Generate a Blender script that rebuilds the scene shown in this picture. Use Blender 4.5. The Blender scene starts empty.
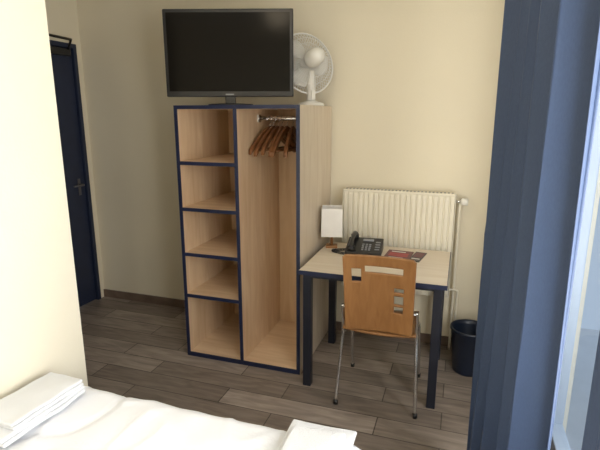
import bpy, bmesh, math, random
from mathutils import Vector, Matrix, noise
random.seed(4)
scene = bpy.context.scene
R = math.radians

# ------------------------------------------------------------ materials
def newmat(name):
    m = bpy.data.materials.new(name); m.use_nodes = True
    nt = m.node_tree; b = nt.nodes['Principled BSDF']
    return m, nt, b
def N(nt, t, **k):
    n = nt.nodes.new(t)
    for a, v in k.items(): setattr(n, a, v)
    return n
def coords(nt, scale=(1,1,1), kind='Object', rot=(0,0,0)):
    tc = N(nt,'ShaderNodeTexCoord'); mp = N(nt,'ShaderNodeMapping')
    mp.inputs['Scale'].default_value = scale; mp.inputs['Rotation'].default_value = rot
    nt.links.new(tc.outputs[kind], mp.inputs['Vector'])
    return mp.outputs['Vector']
def simple(name, col, rough=.5, metal=0, var=.04, nscale=12, bump=0, spec=.5, bscale=200):
    m, nt, b = newmat(name)
    v = coords(nt)
    no = N(nt,'ShaderNodeTexNoise'); no.inputs['Scale'].default_value = nscale; no.inputs['Detail'].default_value = 3
    nt.links.new(v, no.inputs['Vector'])
    r = N(nt,'ShaderNodeValToRGB')
    r.color_ramp.elements[0].position=.3; r.color_ramp.elements[1].position=.7
    r.color_ramp.elements[0].color = [max(0,c*(1-var)) for c in col]+[1]
    r.color_ramp.elements[1].color = [min(1,c*(1+var)) for c in col]+[1]
    nt.links.new(no.outputs['Fac'], r.inputs['Fac']); nt.links.new(r.outputs['Color'], b.inputs['Base Color'])
    b.inputs['Roughness'].default_value = rough; b.inputs['Metallic'].default_value = metal
    b.inputs['Specular IOR Level'].default_value = spec
    if bump:
        n2 = N(nt,'ShaderNodeTexNoise'); n2.inputs['Scale'].default_value = bscale
        nt.links.new(v, n2.inputs['Vector'])
        bp = N(nt,'ShaderNodeBump'); bp.inputs['Strength'].default_value = bump; bp.inputs['Distance'].default_value=.01
        nt.links.new(n2.outputs['Fac'], bp.inputs['Height']); nt.links.new(bp.outputs['Normal'], b.inputs['Normal'])
    return m
def wood(name, c1, c2, scale=(2,2,14), rough=.45, rot=(0,0,0)):
    m, nt, b = newmat(name)
    v = coords(nt, scale, rot=rot)
    no = N(nt,'ShaderNodeTexNoise'); no.inputs['Scale'].default_value=2.0; no.inputs['Detail'].default_value=8; no.inputs['Distortion'].default_value=.8
    nt.links.new(v, no.inputs['Vector'])
    r = N(nt,'ShaderNodeValToRGB'); r.color_ramp.elements[0].position=.32; r.color_ramp.elements[1].position=.68
    r.color_ramp.elements[0].color = list(c1)+[1]; r.color_ramp.elements[1].color = list(c2)+[1]
    nt.links.new(no.outputs['Fac'], r.inputs['Fac']); nt.links.new(r.outputs['Color'], b.inputs['Base Color'])
    b.inputs['Roughness'].default_value = rough
    return m

M_wall = simple('wall_paint', (.775,.705,.55), .85, var=.02, nscale=2, bump=.08, bscale=90, spec=.2)
M_wall_l = simple('wall_paint_light', (.78,.735,.61), .85, var=.02, nscale=2, bump=.08, bscale=90, spec=.2)
M_ceil = simple('ceiling_paint', (.83,.82,.78), .9)
M_base = simple('baseboard_tile', (.17,.12,.09), .5, var=.2)
M_navy = simple('navy_paint', (.010,.016,.050), .4, var=.1)
M_legs = simple('desk_leg_paint', (.010,.012,.022), .4, var=.1)
M_door = simple('door_navy', (.014,.022,.052), .5, var=.08)
M_birch = wood('birch_ply', (.62,.42,.25), (.74,.55,.36), (9,9,1.2))
M_birch_h = wood('birch_ply_h', (.64,.45,.28), (.76,.57,.39), (1.2,9,9))
M_birch_lit = wood('birch_ply_lit', (.68,.56,.42), (.79,.68,.54), (9,9,1.2))  # same birch, made paler: window light on the wardrobe's right side painted in
M_desktop = wood('desk_top_ply', (.72,.62,.49), (.80,.71,.59), (1.2,9,9))
M_chairwood = wood('chair_beech', (.31,.14,.048), (.40,.195,.072), (14,14,1.5), .35)
M_hanger = wood('hanger_wood', (.11,.042,.015), (.19,.078,.028), (10,2,10), .4)
M_chrome = simple('chrome', (.75,.75,.76), .18, metal=1, var=.02)
M_steel = simple('brushed_metal', (.17,.17,.19), .4, metal=1, var=.02)
M_black = simple('black_plastic', (.012,.012,.014), .35)
M_screen = simple('tv_screen', (.007,.006,.005), .15, var=.02, spec=.10)
M_grey = simple('grey_plastic', (.25,.26,.28), .4)
M_white = simple('white_plastic', (.80,.78,.72), .4, var=.02)
M_cage = simple('fan_cage_wire', (.85,.84,.80), .4, var=.02)
M_rad = simple('radiator_enamel', (.80,.75,.62), .35, var=.015)
M_shade = simple('lamp_shade_cloth', (.84,.82,.79), .8, bump=.2, bscale=300)
M_bed = simple('bed_linen', (.80,.82,.87), .9, var=.02, nscale=4, bump=.15, bscale=60, spec=.1)
M_towel = simple('towel_terry', (.78,.80,.84), .95, var=.02, bump=.6, bscale=350, spec=.1)
M_frame = simple('window_frame_paint', (.42,.50,.60), .4, var=.02)
M_red = simple('red_card', (.38,.03,.035), .4, var=.15)
M_dred = simple('dark_red_card', (.13,.02,.03), .4, var=.15)
M_paper = simple('paper_white', (.8,.78,.74), .7)
M_bin = simple('bin_plastic', (.008,.014,.03), .35, var=.1)
M_bedbase = simple('bed_base_fabric', (.06,.06,.07), .8)
M_ext = simple('exterior_stone', (.55,.57,.60), .8)

def curtain_mat():
    m, nt, b = newmat('curtain_fabric')
    v = coords(nt, (1,1,.3))
    no = N(nt,'ShaderNodeTexNoise'); no.inputs['Scale'].default_value=260
    nt.links.new(v, no.inputs['Vector'])
    r = N(nt,'ShaderNodeValToRGB')
    r.color_ramp.elements[0].color=(.018,.037,.090,1); r.color_ramp.elements[1].color=(.032,.060,.130,1)
    nt.links.new(no.outputs['Fac'], r.inputs['Fac']); nt.links.new(r.outputs['Color'], b.inputs['Base Color'])
    b.inputs['Roughness'].default_value=.6; b.inputs['Sheen Weight'].default_value=.08
    return m
M_curtain = curtain_mat()
def glass_mat():
    m = bpy.data.materials.new('window_glass'); m.use_nodes=True; nt=m.node_tree
    nt.nodes.remove(nt.nodes['Principled BSDF'])
    t=N(nt,'ShaderNodeBsdfTransparent'); g=N(nt,'ShaderNodeBsdfGlossy'); g.inputs['Roughness'].default_value=.02
    mx=N(nt,'ShaderNodeMixShader'); mx.inputs[0].default_value=.06
    nt.links.new(t.outputs[0],mx.inputs[1]); nt.links.new(g.outputs[0],mx.inputs[2])
    nt.links.new(mx.outputs[0], nt.nodes['Material Output'].inputs['Surface'])
    return m
M_glass = glass_mat()
def floor_mat():
    m, nt, b = newmat('wood_look_tile')
    v = coords(nt)
    br = N(nt,'ShaderNodeTexBrick'); br.offset=.37; br.offset_frequency=2
    br.inputs['Scale'].default_value=1; br.inputs['Brick Width'].default_value=.9; br.inputs['Row Height'].default_value=.155
    br.inputs['Mortar Size'].default_value=.003; br.inputs['Mortar Smooth'].default_value=.1; br.inputs['Bias'].default_value=0
    br.inputs['Color1'].default_value=(.21,.175,.15,1); br.inputs['Color2'].default_value=(.38,.325,.285,1)
    br.inputs['Mortar'].default_value=(.08,.065,.055,1)
    nt.links.new(v, br.inputs['Vector'])
    mp = N(nt,'ShaderNodeMapping'); mp.inputs['Scale'].default_value=(2.2,14,1); nt.links.new(v, mp.inputs['Vector'])
    no = N(nt,'ShaderNodeTexNoise'); no.inputs['Scale'].default_value=2; no.inputs['Detail'].default_value=7; no.inputs['Distortion'].default_value=.8
    nt.links.new(mp.outputs[0], no.inputs['Vector'])
    r = N(nt,'ShaderNodeValToRGB'); r.color_ramp.elements[0].position=.3; r.color_ramp.elements[1].position=.7
    r.color_ramp.elements[0].color=(.68,.66,.65,1); r.color_ramp.elements[1].color=(1.15,1.13,1.11,1)
    nt.links.new(no.outputs['Fac'], r.inputs['Fac'])
    mx = N(nt,'ShaderNodeMix'); mx.data_type='RGBA'; mx.blend_type='MULTIPLY'; mx.inputs[0].default_value=1
    nt.links.new(br.outputs['Color'], mx.inputs[6]); nt.links.new(r.outputs['Color'], mx.inputs[7])
    nt.links.new(mx.outputs[2], b.inputs['Base Color'])
    b.inputs['Roughness'].default_value=.42
    bp=N(nt,'ShaderNodeBump'); bp.inputs['Strength'].default_value=.3; bp.inputs['Distance'].default_value=.003; bp.invert=True
    nt.links.new(br.outputs['Fac'], bp.inputs['Height']); nt.links.new(bp.outputs['Normal'], b.inputs['Normal'])
    return m
M_floor = floor_mat()

# ------------------------------------------------------------ geometry helpers
def obj(name, verts, faces, mat, parent=None, smooth=False):
    me = bpy.data.meshes.new(name); me.from_pydata([tuple(v) for v in verts], [], faces)
    bm = bmesh.new(); bm.from_mesh(me); bmesh.ops.recalc_face_normals(bm, faces=bm.faces); bm.to_mesh(me); bm.free()
    if smooth:
        for p in me.polygons: p.use_smooth=True
    o = bpy.data.objects.new(name, me); scene.collection.objects.link(o)
    if mat: me.materials.append(mat)
    if parent: o.parent = parent
    return o
def empty(name, loc=(0,0,0), rz=0):
    e = bpy.data.objects.new(name, None); scene.collection.objects.link(e)
    e.location = loc; e.rotation_euler = (0,0,rz); e.empty_display_size=.1
    return e
def boxvf(a,b,off=0):
    x0,y0,z0=a; x1,y1,z1=b
    v=[(x0,y0,z0),(x1,y0,z0),(x1,y1,z0),(x0,y1,z0),(x0,y0,z1),(x1,y0,z1),(x1,y1,z1),(x0,y1,z1)]
    f=[(0,3,2,1),(4,5,6,7),(0,1,5,4),(1,2,6,5),(2,3,7,6),(3,0,4,7)]
    return v,[tuple(i+off for i in q) for q in f]
def box(name, a, b, mat, parent=None, bevel=0, seg=2):
    v,f=boxvf(a,b)
    o=obj(name,v,f,mat,parent)
    if bevel:
        md=o.modifiers.new('bev','BEVEL'); md.width=bevel; md.segments=seg
    return o
def boxes(name, lst, mat, parent=None):
    V=[];F=[]
    for a,b in lst:
        v,f=boxvf(a,b,len(V)); V+=v; F+=f
    return obj(name,V,F,mat,parent)
def tube(name, pts, r, mat, parent=None, seg=10, closed=False):
    pts=[Vector(p) for p in pts]; n=len(pts); vs=[]; fs=[]
    rr = r if isinstance(r,(list,tuple)) else [r]*n
    prev=None
    for i,p in enumerate(pts):
        if closed: t=(pts[(i+1)%n]-pts[i-1])
        else: t=(pts[min(i+1,n-1)]-pts[max(i-1,0)])
        t.normalize()
        if prev is None: u=t.orthogonal().normalized()
        else: u=(prev-t*prev.dot(t)).normalized()
        prev=u; w=t.cross(u)
        for k in range(seg):
            a=2*math.pi*k/seg
            vs.append(p+(u*math.cos(a)+w*math.sin(a))*rr[i])
    m=n if closed else n-1
    for i in range(m):
        j=(i+1)%n
        for k in range(seg):
            l=(k+1)%seg
            fs.append((i*seg+k,i*seg+l,j*seg+l,j*seg+k))
    if not closed:
        fs.append(tuple(range(seg))[::-1]); fs.append(tuple((n-1)*seg+k for k in range(seg)))
    return obj(name,vs,fs,mat,parent,smooth=True)
def smoothpath(pts, n=6):
    pts=[Vector(p) for p in pts]; out=[]
    for i in range(len(pts)-1):
        p0=pts[max(i-1,0)];p1=pts[i];p2=pts[i+1];p3=pts[min(i+2,len(pts)-1)]
        for k in range(n):
            t=k/n
            out.append(.5*((2*p1)+(p2-p0)*t+(2*p0-5*p1+4*p2-p3)*t*t+(3*p1-p0-3*p2+p3)*t**3))
    out.append(pts[-1]); return out
def lathe(name, prof, mat, parent=None, seg=32, mtx=None, cap=True):
    vs=[];fs=[]
    for (r,z) in prof:
        for k in range(seg):
            a=2*math.pi*k/seg; vs.append(Vector((r*math.cos(a),r*math.sin(a),z)))
    for i in range(len(prof)-1):
        for k in range(seg):
            l=(k+1)%seg; fs.append((i*seg+k,i*seg+l,(i+1)*seg+l,(i+1)*seg+k))
    if cap:
        fs.append(tuple(range(seg))[::-1]); fs.append(tuple((len(prof)-1)*seg+k for k in range(seg)))
    if mtx: vs=[mtx@v for v in vs]
    return obj(name,vs,fs,mat,parent,smooth=True)
def multi_tube(name, paths, r, mat, parent, seg=6):
    obs=[tube(name,p,r,mat,None,seg,closed=c) for p,c in paths]
    bm=bmesh.new()
    for o in obs: bm.from_mesh(o.data)
    me=bpy.data.meshes.new(name); bm.to_mesh(me); bm.free()
    for o in obs:
        d=o.data; bpy.data.objects.remove(o); bpy.data.meshes.remove(d)
    for p in me.polygons: p.use_smooth=True
    me.materials.append(mat)
    o=bpy.data.objects.new(name,me); scene.collection.objects.link(o); o.parent=parent
    return o

# ------------------------------------------------------------ room
CEIL=2.75; YB=3.32; XL=-3.005; XR=.45; YF=-.62; XP=-1.62; YP=1.62
box('floor',(XL-.1,YF-.1,-.1),(XR+.12,YB+.1,0),M_floor)
box('ceiling',(XL-.1,YF-.1,CEIL),(XR+.12,YB+.1,CEIL+.1),M_ceil)
box('wall_back',(XL-.1,YB,0),(XR+.12,YB+.1,CEIL),M_wall)
box('wall_left',(XP-.1,YF,0),(XP,YP,CEIL),M_wall_l)
box('wall_entry',(XL,YP-.1,0),(XP-.1,YP,CEIL),M_wall)
box('wall_front',(XP-.1,YF-.1,0),(XR+.12,YF,CEIL),M_wall)
DY0,DY1,DZ=2.38,3.26,2.17
boxes('wall_hall',[((XL-.1,YP-.1,0),(XL,DY0,CEIL)),((XL-.1,DY1,0),(XL,YB,CEIL)),((XL-.1,DY0,DZ),(XL,DY1,CEIL))],M_wall)
WY0,WY1,WZ0,WZ1=-.3,2.30,.10,2.40
boxes('wall_right',[((XR,YF,0),(XR+.12,WY0,CEIL)),((XR,WY1,0),(XR+.12,YB,CEIL)),((XR,WY0,WZ1),(XR+.12,WY1,CEIL)),((XR,WY0,0),(XR+.12,WY1,WZ0))],M_wall_l)
box('baseboard_back',(XL,YB-.012,0),(XR,YB,.07),M_base)
box('baseboard_hall',(XL,YP,0),(XL+.012,DY0-.02,.07),M_base)
box('baseboard_right',(XR-.012,WY1,0),(XR,YB-.012,.07),M_base)
# door
d=empty('door_1')
box('leaf',(XL-.05,DY0+.035,.008),(XL-.012,DY1-.035,DZ-.035),M_door,d,.003)
box('jamb_near',(XL-.09,DY0,0),(XL+.012,DY0+.035,DZ),M_door,d,.003)
box('jamb_far',(XL-.09,DY1-.035,0),(XL+.012,DY1,DZ),M_door,d,.003)
box('head',(XL-.09,DY0+.035,DZ-.035),(XL+.012,DY1-.035,DZ),M_door,d,.003)
hy=DY1-.10
box('handle_plate',(XL-.012,hy-.015,.96),(XL-.006,hy+.015,1.10),M_steel,d,.003)
tube('handle',[(XL-.006,hy,1.05),(XL+.04,hy,1.05),(XL+.045,hy-.02,1.05),(XL+.045,hy-.11,1.05)],.008,M_steel,d)
box('closer_body',(XL-.012,2.93,DZ-.10),(XL+.03,3.18,DZ-.045),M_black,d,.006)
tube('closer_arm',[(XL+.03,3.15,DZ-.05),(XL+.06,3.16,DZ+.02),(XL+.05,2.80,DZ+.03),(XL+.012,2.75,DZ-.01)],.010,M_black,d)

# window
wn=empty('window_1')
fx0,fx1=XR+.03,XR+.09
box('frame_left',(fx0,WY0,WZ0),(fx1,WY0+.05,WZ1),M_frame,wn,.004)
box('frame_right',(fx0,WY1-.05,WZ0),(fx1,WY1,WZ1),M_frame,wn,.004)
box('frame_top',(fx0,WY0+.05,WZ1-.05),(fx1,WY1-.05,WZ1),M_frame,wn,.004)
box('frame_bottom',(fx0,WY0+.05,WZ0),(fx1,WY1-.05,WZ0+.05),M_frame,wn,.004)
ed=[WY0+.05,.62,1.50,WY1-.05]
for i in range(3):
    a,b=ed[i],ed[i+1]
    box('sash_%d_stile_a'%i,(fx0-.012,a,WZ0+.05),(fx1-.01,a+.05,WZ1-.05),M_frame,wn,.005)
    box('sash_%d_stile_b'%i,(fx0-.012,b-.05,WZ0+.05),(fx1-.01,b,WZ1-.05),M_frame,wn,.005)
    box('sash_%d_top'%i,(fx0-.012,a+.05,WZ1-.12),(fx1-.01,b-.05,WZ1-.05),M_frame,wn,.005)
    box('sash_%d_bottom'%i,(fx0-.012,a+.05,WZ0+.05),(fx1-.01,b-.05,WZ0+.14),M_frame,wn,.005)
    box('pane_%d'%i,(fx0+.02,a+.045,WZ0+.13),(fx0+.026,b-.045,WZ1-.11),M_glass,wn)

# ------------------------------------------------------------ wardrobe
wx0,wx1,wy0,wy1,wz=-1.696,-.878,2.602,3.30,1.676
W=empty('open_wardrobe',(wx0,wy0,0)); ww=wx1-wx0; wd=wy1-wy0; t=.022; e=.006
def panel(nm,a,b,mat):
    box(nm,(a[0],a[1]+e,a[2]),b,mat,W)
    box(nm+'_edge',a,(b[0],a[1]+e,b[2]),M_navy,W)
panel('side_left',(0,0,0),(t,wd,wz),M_birch)
panel('side_right',(ww-t,0,0),(ww,wd,wz),M_birch_lit)
mx=.413
panel('top',(t,0,wz-t),(ww-t,wd,wz),M_birch_h)
panel('divider',(mx-t/2,0,.03),(mx+t/2,wd-.012,wz-t),M_birch)
panel('bottom',(t,0,0),(ww-t,wd,.03),M_birch_h)
box('back',(t,wd-.012,.03),(ww-t,wd,wz-t),M_birch,W)
for i,z in enumerate((.441,.728,1.029,1.324)):
    panel('shelf_%d'%i,(t,0,z-t/2),(mx-t/2,wd-.012,z+t/2),M_birch_h)
RZ=1.598; RY=.33
tube('hanging_rail',[(mx+t/2,RY,RZ),(ww-t,RY,RZ)],.013,M_chrome,W,16)
for x in (mx+t/2,ww-t-.008):
    box('rail_socket',(x,RY-.025,RZ-.025),(x+.008,RY+.025,RZ+.025),M_chrome,W,.002)
def hanger(x, rot, drop=.10):
    H=empty('coat_hanger' ,(wx0+x,wy0+RY,RZ+.0135),rot)
    hook=[(0,.022*math.sin(R(q)),-.020+.022*math.cos(R(q))) for q in range(-110,121,15)]
    hook=hook+[(0,.006,-.043),(0,0,-.052),(0,0,-.085)]
    tube('hook',hook,.0022,M_chrome,H,8)
    vs=[];fs=[]; n=20
    for i in range(n+1):
        s=-1+2*i/n; y=s*.205; z=-.080-drop*abs(s)**1.25
        h=.021*(1-.25*abs(s)); th=.008+.005*abs(s); x0=.02*abs(s)**2
        vs+= [(x0-th,y,z-h),(x0+th,y,z-h),(x0+th,y,z+h),(x0-th,y,z+h)]
    for i in range(n):
        for k in range(4):
            l=(k+1)%4; fs.append((i*4+k,i*4+l,(i+1)*4+l,(i+1)*4+k))
    fs.append((0,1,2,3)); fs.append((n*4+3,n*4+2,n*4+1,n*4))
    o=obj('arms',vs,fs,M_hanger,H,True); md=o.modifiers.new('b','BEVEL'); md.width=.003; md.segments=2
    tube('bar',[(0.015,-.180,-.08-drop*.88),(0.015,.180,-.08-drop*.88)],.005,M_hanger,H,8)
for x,r,dr in ((.500,-.36,.14),(.525,-.30,.15),(.555,-.20,.14),(.585,-.10,.15),(.62,-.20,.15),(.66,.02,.15),(.71,.26,.16)):
    hanger(x,r,dr)

# ------------------------------------------------------------ television
T=empty('television',(-1.362,2.715,wz),R(17.5))
tw,z0,z1=.770,.05,.548
box('cabinet',(-tw/2,-.02,z0),(tw/2,.02,z1),M_black,T,.006)
box('screen',(-tw/2+.02,-.0215,z0+.032),(tw/2-.02,-.0195,z1-.02),M_screen,T)
box('rear_bulge',(-tw/2+.10,.02,z0+.05),(tw/2-.10,.055,z1-.10),M_black,T,.015)
box('logo',(-.025,-.0225,z0+.011),(.025,-.0205,z0+.018),M_grey,T)
box('neck',(-.03,-.012,.008),(.03,.025,z0+.06),M_black,T,.004)
lathe('foot',[(.135,0),(.14,.003),(.135,.008),(.03,.012)],M_black,T,40,Matrix.Diagonal((1,.55,1,1)))

# ------------------------------------------------------------ fan
F=empty('desk_fan',(-.952,3.05,wz),R(46))
lathe('base',[(.085,0),(.088,.006),(.08,.018),(.045,.028),(.03,.034)],M_white,F)
lathe('neck',[(.030,.03),(.026,.08),(.024,.15),(.022,.22)],M_white,F,24)
box('button_strip',(-.014,-.036,.04),(.014,-.018,.10),M_white,F,.004)
cz=.280; tilt=Matrix.Translation((0,0.02,cz))@Matrix.Rotation(R(90-14),4,'X')
lathe('motor_housing',[(.012,.145),(.035,.138),(.050,.11),(.055,.05),(.05,.01),(.03,.0)],M_white,F,28,tilt)
Rc=.195
def ring(r,z): return [tilt@Vector((r*math.cos(2*math.pi*k/40),r*math.sin(2*math.pi*k/40),z)) for k in range(40)]
paths=[]
for r,z in ((Rc,-.045),(.15,.0),(.11,.018),(.15,-.09),(.10,-.108),(.05,-.115)): paths.append((ring(r,z),True))
for k in range(54):
    a=2*math.pi*k/54; c,s=math.cos(a),math.sin(a)
    paths.append(([tilt@Vector((r*c,r*s,z)) for r,z in ((.045,.022),(.11,.018),(.15,.0),(.18,-.022),(Rc,-.045))],False))
    paths.append(([tilt@Vector((r*c,r*s,z)) for r,z in ((Rc,-.045),(.18,-.068),(.15,-.09),(.10,-.108),(.03,-.117))],False))
multi_tube('cage',paths,.0019,M_cage,F,5)
tube('cage_rim',ring(Rc,-.045),.006,M_cage,F,8,closed=True)
lathe('front_cap',[(.035,-.122),(.035,-.112)],M_white,F,24,tilt)
for b_ in range(3):
    vs=[];fs=[]; n=8; a0=b_*2*math.pi/3
    for i in range(n+1):
        r=.025+.14*i/n
        wdt=.35+.55*math.sin(math.pi*min(1,(i+1)/(n+.5)))**.7
        for j in range(5):
            a=a0+(j/4-.5)*wdt*1.5
            vs.append(tilt@Vector((r*math.cos(a),r*math.sin(a),-.05+(j/4-.5)*.045)))
    for i in range(n):
        for j in range(4): fs.append((i*5+j,i*5+j+1,(i+1)*5+j+1,(i+1)*5+j))
    o=obj('blade_%d'%b_,vs,fs,M_white,F,True); md=o.modifiers.new('s','SOLIDIFY'); md.thickness=.003
lathe('hub',[(.03,-.075),(.033,-.03),(.03,.0)],M_white,F,24,tilt)

# ------------------------------------------------------------ radiator
rx0,rx1,rz0,rz1=-.762,-.015,.40,1.115
Rr=empty('radiator',(rx0,YB-.014,0)); rw=rx1-rx0
def corr(name,y,depth):
    vs=[];fs=[]; nf=21; pts=[]; p=rw/nf
    for i in range(nf):
        x=i*p
        pts += [(x,y),(x+p*.10,y),(x+p*.24,y-depth),(x+p*.86,y-depth)]
    pts.append((rw,y)); n=len(pts)
    for z,off in ((rz0,1),(rz0+.03,0),(rz1-.03,0),(rz1,1)):
        for (x,yy) in pts: vs.append((x, (y if off else yy), z))
    for r_ in range(3):
        for i in range(n-1): fs.append((r_*n+i,r_*n+i+1,(r_+1)*n+i+1,(r_+1)*n+i))
    o=obj(name,vs,fs,M_rad,Rr); md=o.modifiers.new('s','SOLIDIFY'); md.thickness=.002
corr('front_panel',-.085,.012)
corr('rear_panel',-.042,.006)
box('top_grille',(0,-.098,rz1-.012),(rw,-.030,rz1+.004),M_rad,Rr,.004)
for i in range(30):
    x=.02+i*(rw-.04)/29
    box('grille_slot',(x-.006,-.085,rz1+.0035),(x+.006,-.045,rz1+.0048),M_grey,Rr)
box('end_left',(-.004,-.098,rz0+.01),(.0,-.030,rz1-.002),M_rad,Rr)
box('end_right',(rw,-.098,rz0+.01),(rw+.004,-.030,rz1-.002),M_rad,Rr)
for x in (.12,rw-.12):
    box('bracket',(x-.015,-.035,rz0+.05),(x+.015,.013,rz1-.05),M_rad,Rr)
tube('valve_stub',[(rw,-.06,rz1-.05),(rw+.035,-.06,rz1-.05)],.009,M_chrome,Rr)
tube('thermostat',[(rw+.030,-.06,rz1-.05),(rw+.036,-.06,rz1-.05),(rw+.042,-.06,rz1-.05),(rw+.075,-.06,rz1-.05),(rw+.08,-.06,rz1-.05)],[.010,.018,.024,.024,.018],M_white,Rr,16)
tube('supply_pipe',smoothpath([(rw+.03,-.06,rz1-.06),(rw+.03,-.05,rz1-.12),(rw+.03,-.035,.3),(rw+.03,-.035,0)]),.008,M_rad,Rr)
tube('return_pipe',smoothpath([(rw,-.06,rz0+.05),(rw+.05,-.06,rz0+.05),(rw+.055,-.055,rz0),(rw+.055,-.035,0)]),.008,M_rad,Rr)

# ------------------------------------------------------------ desk
dx0,dx1,dy0,dy1,dz=-.845,-.018,2.475,3.150,.747
D=empty('writing_desk',(dx0,dy0,0)); dw=dx1-dx0; dd=dy1-dy0
box('top',(.004,.004,dz-.024),(dw-.004,dd-.004,dz),M_desktop,D)
box('edge_front',(0,0,dz-.026),(dw,.004,dz-.001),M_navy,D)
box('edge_back',(0,dd-.004,dz-.026),(dw,dd,dz-.001),M_navy,D)
box('edge_left',(0,.004,dz-.026),(.004,dd-.004,dz-.001),M_navy,D)
box('edge_right',(dw-.004,.004,dz-.026),(dw,dd-.004,dz-.001),M_navy,D)
L=.048; ins=.022
for i,(x,y) in enumerate(((ins,ins),(dw-ins-L,ins),(ins,dd-ins-L),(dw-ins-L,dd-ins-L))):
    box('leg_%d'%i,(x,y,0),(x+L,y+L,dz-.024),M_legs,D,.003)
ah=.025
box('apron_front',(ins+L,ins+.008,dz-.024-ah),(dw-ins-L,ins+.033,dz-.024),M_legs,D)
box('apron_back',(ins+L,dd-ins-.033,dz-.024-ah),(dw-ins-L,dd-ins-.008,dz-.024),M_legs,D)
box('apron_left',(ins+.008,ins+L,dz-.024-ah),(ins+.033,dd-ins-L,dz-.024),M_legs,D)
box('apron_right',(dw-ins-.033,ins+L,dz-.024-ah),(dw-ins-.008,dd-ins-L,dz-.024),M_legs,D)

# table lamp
LA=empty('table_lamp',(-.790,3.02,dz),R(14))
box('base',(-.038,-.038,0),(.038,.038,.014),M_chairwood,LA,.003)
tube('stem',[(0,0,.012),(0,0,.16)],.010,M_chairwood,LA)
s=.070; vs=[];fs=[]
zb,zt=.085,.275
for z,q in ((zb,s),(zt,s*.97)):
    for a,b in ((-1,-1),(1,-1),(1,1),(-1,1)): vs.append((a*q,b*q,z))
for k in range(4): fs.append((k,(k+1)%4,4+(k+1)%4,4+k))
o=obj('shade',vs,fs,M_shade,LA); md=o.modifiers.new('s','SOLIDIFY'); md.thickness=.003
tube('shade_ring',[(-s,0,.16),(s,0,.16)],.002,M_chrome,LA,6)
lathe('bulb',[(.01,.16),(.015,.175),(.028,.20),(.026,.23),(.01,.245)],M_white,LA,16)

# telephone
P=empty('desk_telephone',(-.560,2.965,dz),R(4))
def wedge(nm,x0,x1,y0,y1,h0,h1,mat,par):
    v=[(x0,y0,0),(x1,y0,0),(x1,y1,0),(x0,y1,0),(x0,y0,h0),(x1,y0,h0),(x1,y1,h1),(x0,y1,h1)]
    f=[(0,3,2,1),(4,5,6,7),(0,1,5,4),(1,2,6,5),(2,3,7,6),(3,0,4,7)]
    o=obj(nm,v,f,mat,par); md=o.modifiers.new('b','BEVEL'); md.width=.006; md.segments=3; return o
wedge('body',-.11,.12,-.095,.095,.025,.075,M_black,P)
sl=math.atan2(.05,.19)
def pz(y): return .025+(y+.095)*math.tan(sl)
for r_ in range(4):
    for c_ in range(3):
        x=-.002+c_*.022; y=-.065+r_*.022; z=pz(y)
        box('key_%d_%d'%(r_,c_),(x-.007,y-.006,z-.002),(x+.007,y+.006,z+.005),M_grey,P,.002)
for r_ in range(4):
    y=-.055+r_*.03; z=pz(y)
    box('memory_key_%d'%r_,(.075,y-.006,z-.002),(.105,y+.006,z+.004),M_grey,P,.002)
y=.055; z=pz(y)
box('display',(-.01,y-.012,z-.004),(.06,y+.016,z+.008),M_grey,P,.003)
hs=smoothpath([(-.07,-.105,.055),(-.07,-.085,.070),(-.07,-.04,.088),(-.07,.03,.102),(-.07,.08,.102),(-.07,.105,.09)],4)
tube('handset',hs,[.021-.008*math.sin(math.pi*i/(len(hs)-1)) for i in range(len(hs))],M_black,P,12)
lathe('ear_cup',[(.026,.0),(.026,.024)],M_black,P,16,Matrix.Translation((-.07,.085,.070)))
lathe('mouth_cup',[(.026,.0),(.026,.024)],M_black,P,16,Matrix.Translation((-.07,-.085,.034)))
cord=[]
for i in range(170):
    s_=i/169; ang=s_*2*math.pi*26
    cx=-.11-.085*math.sin(s_*math.pi); cy=-.10+.10*s_
    cord.append((cx+.007*math.cos(ang),cy,.010+.007*math.sin(ang)))
tube('coiled_cord',cord,.0028,M_black,P,6)

B=empty('guest_brochure',(-.335,2.935,dz),R(-4))
box('folder',(-.08,-.12,0),(.08,.12,.006),M_dred,B,.001)
box('cover_label',(-.06,-.02,.006),(.06,.06,.0066),M_red,B)
box('title_line',(-.055,.075,.006),(.035,.092,.0066),M_paper,B)
box('text_line',(-.05,-.05,.006),(.04,-.042,.0066),M_paper,B)
B=empty('guest_brochure',(-.215,2.955,dz),R(-9))
box('folder',(-.035,-.105,0),(.035,.105,.005),M_black,B,.001)
box('cover_label',(-.028,-.02,.005),(.028,.09,.0056),M_dred,B)
box('title_line',(-.025,-.06,.005),(.025,-.045,.0056),M_paper,B)

# ------------------------------------------------------------ chair
C=empty('desk_chair',(-.362,2.40,0),R(1.0))
cols=60; rows=70; bw=.378; zb,zt=.462,.914
holes=[(.30,.83,.135,.215),(.12,.25,.165,.345),(.71,.85,.38,.45),(.71,.85,.48,.60),(.71,.85,.63,.71)]
def bpt(u,v):
    z=zt-(zt-zb)*v
    x=(u-.5)*bw*(1-.04*v)
    y=-.055+.085*v**.9 - .021*(abs(u-.5)*2)**2
    return Vector((x,y,z))
vs=[bpt(i/cols,j/rows) for j in range(rows+1) for i in range(cols+1)]
fs=[]
for j in range(rows):
    for i in range(cols):
        u=(i+.5)/cols; v=(j+.5)/rows
        if any(a<u<b and c<v<d_ for a,b,c,d_ in holes): continue
        cu=min(u,1-u)*bw; cv=min(v,1-v)*(zt-zb)
        if cu<.022 and cv<.022 and (.022-cu)**2+(.022-cv)**2>.022**2: continue
        k=cols+1; fs.append((j*k+i,j*k+i+1,(j+1)*k+i+1,(j+1)*k+i))
o=obj('backrest',vs,fs,M_chairwood,C,True); md=o.modifiers.new('s','SOLIDIFY'); md.thickness=.011; md.offset=0
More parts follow.
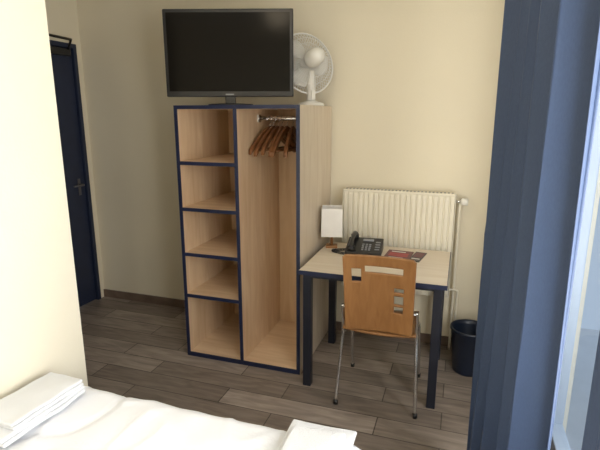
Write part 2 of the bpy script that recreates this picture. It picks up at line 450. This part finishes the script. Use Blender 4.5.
vs=[];fs=[]; sc,sr=20,20
for j in range(sr+1):
    for i in range(sc+1):
        u=i/sc-.5; v=j/sr
        vs.append((u*.40*(1-.04*v), v*.40+.03, .454-.014*math.cos(u*math.pi)-.02*max(0,v-.8)/.2))
for j in range(sr):
    for i in range(sc): k=sc+1; fs.append((j*k+i,j*k+i+1,(j+1)*k+i+1,(j+1)*k+i))
o=obj('seat',vs,fs,M_chairwood,C,True); md=o.modifiers.new('s','SOLIDIFY'); md.thickness=.012; md.offset=0
for sgn,nm in ((-1,'left'),(1,'right')):
    x=sgn*.212
    tube('rear_leg_'+nm,smoothpath([(x*1.05,-.02,.012),(x*1.0,.02,.25),(x*.965,.05,.40),(x*.95,.05,.47),(x*.95,.025,.56),(x*.93,.01,.60)]),.0105,M_chrome,C,12)
    tube('front_leg_'+nm,smoothpath([(x*1.0,.42,.012),(x*.97,.35,.25),(x*.94,.29,.415),(x*.92,.22,.428),(x*.93,.12,.428),(x*.965,.055,.41)]),.0105,M_chrome,C,12)
    for y,xx in ((-.02,x*1.05),(.42,x)):
        lathe('foot_cap',[(.013,0),(.013,.025)],M_black,C,14,Matrix.Translation((xx,y,0)))
    tube('back_bolt_'+nm,[(x*.93,.008,.59),(x*.80,.008,.59)],.007,M_chrome,C)
tube('cross_rail_rear',[(-.2,.10,.425),(.2,.10,.425)],.009,M_chrome,C)
tube('cross_rail_front',[(-.2,.27,.424),(.2,.27,.424)],.009,M_chrome,C)

# ------------------------------------------------------------ waste bin
Bn=empty('waste_bin',(.135,3.01,0))
lathe('body',[(.09,0),(.093,.01),(.118,.28),(.124,.285),(.124,.30),(.117,.30),(.112,.27),(.088,.012)],M_bin,Bn,36)

# ------------------------------------------------------------ bed
bx0,bx1,by0,by1=-1.605,-.235,-.56,1.455
BD=empty('double_bed',(0,0,0))
for i,(x,y) in enumerate(((bx0+.08,by0+.08),(bx1-.12,by0+.08),(bx0+.08,by1-.14),(bx1-.12,by1-.14))):
    box('leg_%d'%i,(x,y,0),(x+.05,y+.05,.12),M_black,BD)
box('base',(bx0+.03,by0+.02,.12),(bx1-.03,by1-.03,.28),M_bedbase,BD,.01)
vs=[];fs=[]; nx,ny=110,140
hz=.50
def bedpt(u,v):
    drop=.26
    X=bx0+.012+(u)*(bx1-bx0-.012+drop)
    Y=by0+v*(by1-by0+drop)
    r=.05
    def fold(c,edge):
        if c<edge-r: return c,0
        s=c-(edge-r); q=r*math.pi/2
        if s<q: a=s/r; return edge-r+r*math.sin(a), -(r-r*math.cos(a))
        return edge, -(r+(s-q))
    x,zx=fold(X,bx1); y,zy=fold(Y,by1)
    z=hz+min(zx,zy) if (zx<-.06 or zy<-.06) else hz+zx+zy
    n=noise.noise(Vector((x*3.1,y*3.7,1.3)))*.010+noise.noise(Vector((x*9,y*6+z*2,4.1)))*.006
    cr=abs(noise.noise(Vector((x*2.2+5,y*2.6,7.7))))
    cr2=abs(noise.noise(Vector((x*5+1,y*2.0-x,2.7))))
    z+=n-.009*math.exp(-(cr/.05)**2)+.006*math.exp(-(cr2/.04)**2)
    x+=.010*noise.noise(Vector((y*8,z*6,2)))*(1 if zx<-.05 else 0)
    y+=.010*noise.noise(Vector((x*8,z*6,9)))*(1 if zy<-.05 else 0)
    return (x,y,z)
for j in range(ny+1):
    for i in range(nx+1): vs.append(bedpt(i/nx,j/ny))
for j in range(ny):
    for i in range(nx): k=nx+1; fs.append((j*k+i,j*k+i+1,(j+1)*k+i+1,(j+1)*k+i))
obj('duvet',vs,fs,M_bed,BD,True)
box('mattress',(bx0+.02,by0+.01,.28),(bx1-.03,by1-.03,.47),M_bed,BD,.03,3)
def pillow(x):
    vs=[];fs=[];n=20
    for sgn in (1,-1):
        for j in range(n+1):
            for i in range(n+1):
                u=i/n*2-1;v=j/n*2-1
                h=((1-u**4)*(1-v**4))**.5*.07
                vs.append((x+u*.31,by0+.25+v*.2,hz+.082+sgn*h))
    k=n+1
    for q in (0,k*k):
        for j in range(n):
            for i in range(n): fs.append((q+j*k+i,q+j*k+i+1,q+(j+1)*k+i+1,q+(j+1)*k+i))
    obj('pillow',vs,fs,M_bed,None,True)
pillow(-1.25); pillow(-.58)

def towel_stack(x,y,rz,sx,sy,layers,z=.511):
    E=empty('folded_towel',(x,y,z),rz)
    zz=0
    for li,(h,sub,k,ox,oy) in enumerate(layers):
        hh=h/sub
        for q in range(sub):
            wob=random.uniform(-.005,.005)
            a=(-sx/2*k+ox+wob,-sy/2*k+oy+wob,zz+.0008); b=(sx/2*k+ox+wob,sy/2*k+oy-wob,zz+hh)
            o=box('layer_%d_%d'%(li,q),a,b,M_towel,E)
            bm=bmesh.new(); bm.from_mesh(o.data)
            bmesh.ops.bevel(bm,geom=bm.edges[:],offset=hh*.46,segments=4,affect='EDGES',profile=.5)
            long=[ed_ for ed_ in bm.edges if ed_.calc_length()>.1]
            bmesh.ops.subdivide_edges(bm,edges=long,cuts=14,use_grid_fill=True)
            for vtx in bm.verts:
                c=vtx.co
                c.z+=.006*noise.noise(Vector((c.x*10,c.y*10,li*3+1)))
                c.x+=.007*noise.noise(Vector((c.y*9,zz*40,li+q)))
                c.y+=.007*noise.noise(Vector((c.x*9,zz*40,li+q+5)))
            bm.to_mesh(o.data); bm.free()
            for p in o.data.polygons: p.use_smooth=True
            zz+=hh
towel_stack(-1.490,1.195,R(-3),.205,.36,[(.036,2,1,0,0),(.030,2,.86,.006,.02)])
towel_stack(-.385,1.255,R(2),.235,.38,[(.032,2,1,0,0),(.020,1,.80,-.015,-.01)])

# ------------------------------------------------------------ curtains
def curtain(name, A, Bp, folds, amp0, seed, zbot=.02, ztop=2.62):
    CU=empty(name,(0,0,0)); vs=[];fs=[]; ns,nz=int(folds*40),34
    A=Vector(A);Bp=Vector(Bp); dr=(Bp-A); nrm=Vector((-dr.y,dr.x)).normalized()
    for j in range(nz+1):
        zf=j/nz; z=ztop+(zbot-ztop)*zf
        for i in range(ns+1):
            s_=i/ns; w=s_+.045*noise.noise(Vector((s_*4,seed,zf*.8)))
            ph=w*2*math.pi*folds
            amp=amp0*(.80+.5*noise.noise(Vector((s_*4,seed+3,zf*.7)))+.12*zf)
            f=math.sin(ph)+.16*math.sin(2*ph+.8+zf)
            p=A+dr*s_+nrm*(amp*f+.008*noise.noise(Vector((s_*6,zf*2,seed+8))))
            p+=dr.normalized()*(.012*math.sin(2*ph+zf))
            vs.append((p.x,p.y,z))
    for j in range(nz):
        for i in range(ns): k=ns+1; fs.append((j*k+i,j*k+i+1,(j+1)*k+i+1,(j+1)*k+i))
    o=obj('cloth',vs,fs,M_curtain,CU,True); md=o.modifiers.new('s','SOLIDIFY'); md.thickness=.003
    return CU
CU=curtain('window_curtain',(.145,2.02),(.285,1.40),5.5,.055,1.0)
c2=curtain('window_curtain',(.332,1.17),(.345,.93),3,.022,5.0)
rail=smoothpath([(.135,2.10,2.65),(.20,1.76,2.65),(.28,1.42,2.65),(.33,1.15,2.65),(.345,.8,2.65),(.35,.3,2.65),(.35,-.4,2.65)])
tube('rail',rail,.014,M_white,CU,12)
for k in (4,14,24,34):
    p=rail[k]; tube('rail_mount_%d'%k,[p,(p.x,p.y,CEIL)],.006,M_white,CU,8)

box('balcony_slab',(XR+.12,-2.5,-.12),(XR+1.6,4,-.02),M_ext)

# ------------------------------------------------------------ light
wd_=bpy.data.worlds.new('world'); scene.world=wd_; wd_.use_nodes=True
nt=wd_.node_tree; bg=nt.nodes['Background']
tc=N(nt,'ShaderNodeTexCoord'); sp=N(nt,'ShaderNodeSeparateXYZ'); nt.links.new(tc.outputs['Generated'],sp.inputs[0])
r=N(nt,'ShaderNodeValToRGB'); r.color_ramp.elements[0].position=.0; r.color_ramp.elements[0].color=(.40,.52,.68,1)
r.color_ramp.elements[1].position=.4; r.color_ramp.elements[1].color=(.60,.74,.92,1)
nt.links.new(sp.outputs['Z'],r.inputs['Fac']); nt.links.new(r.outputs['Color'],bg.inputs['Color'])
bg.inputs['Strength'].default_value=1.0
def area(name,loc,rot,sx,sy,power,col):
    l=bpy.data.lights.new(name,'AREA'); l.shape='RECTANGLE'; l.size=sx; l.size_y=sy; l.energy=power; l.color=col
    o=bpy.data.objects.new(name,l); scene.collection.objects.link(o); o.location=loc; o.rotation_euler=rot; return o
area('window_daylight',(XR+.22,.75,1.40),(0,R(90),0),1.7,1.9,128,(1,.975,.92))
CL=empty('added_fill_fixture',(-.7,1.3,CEIL))  # invented fixture, out of view, only there to carry the fill light
lathe('plate',[(.10,-.02),(.10,0)],M_white,CL,32)
lathe('diffuser',[(.02,-.085),(.09,-.075),(.14,-.05),(.15,-.02),(.15,-.015)],M_white,CL,32)
pl=bpy.data.lights.new('added_warm_fill','POINT'); pl.energy=7; pl.color=(1,.82,.58); pl.shadow_soft_size=.12  # warm fill added to brighten the room, not a known lamp
po=bpy.data.objects.new('added_warm_fill',pl); scene.collection.objects.link(po); po.location=(0,0,-.25); po.parent=CL

# ------------------------------------------------------------ camera
cam=bpy.data.cameras.new('camera'); co=bpy.data.objects.new('camera',cam); scene.collection.objects.link(co)
co.location=(0,0,1.62); co.rotation_euler=(R(90-13.044),0,R(18.61))
cam.sensor_width=36; cam.lens=28.543; cam.clip_start=.02
scene.camera=co
scene.view_settings.view_transform='Standard'
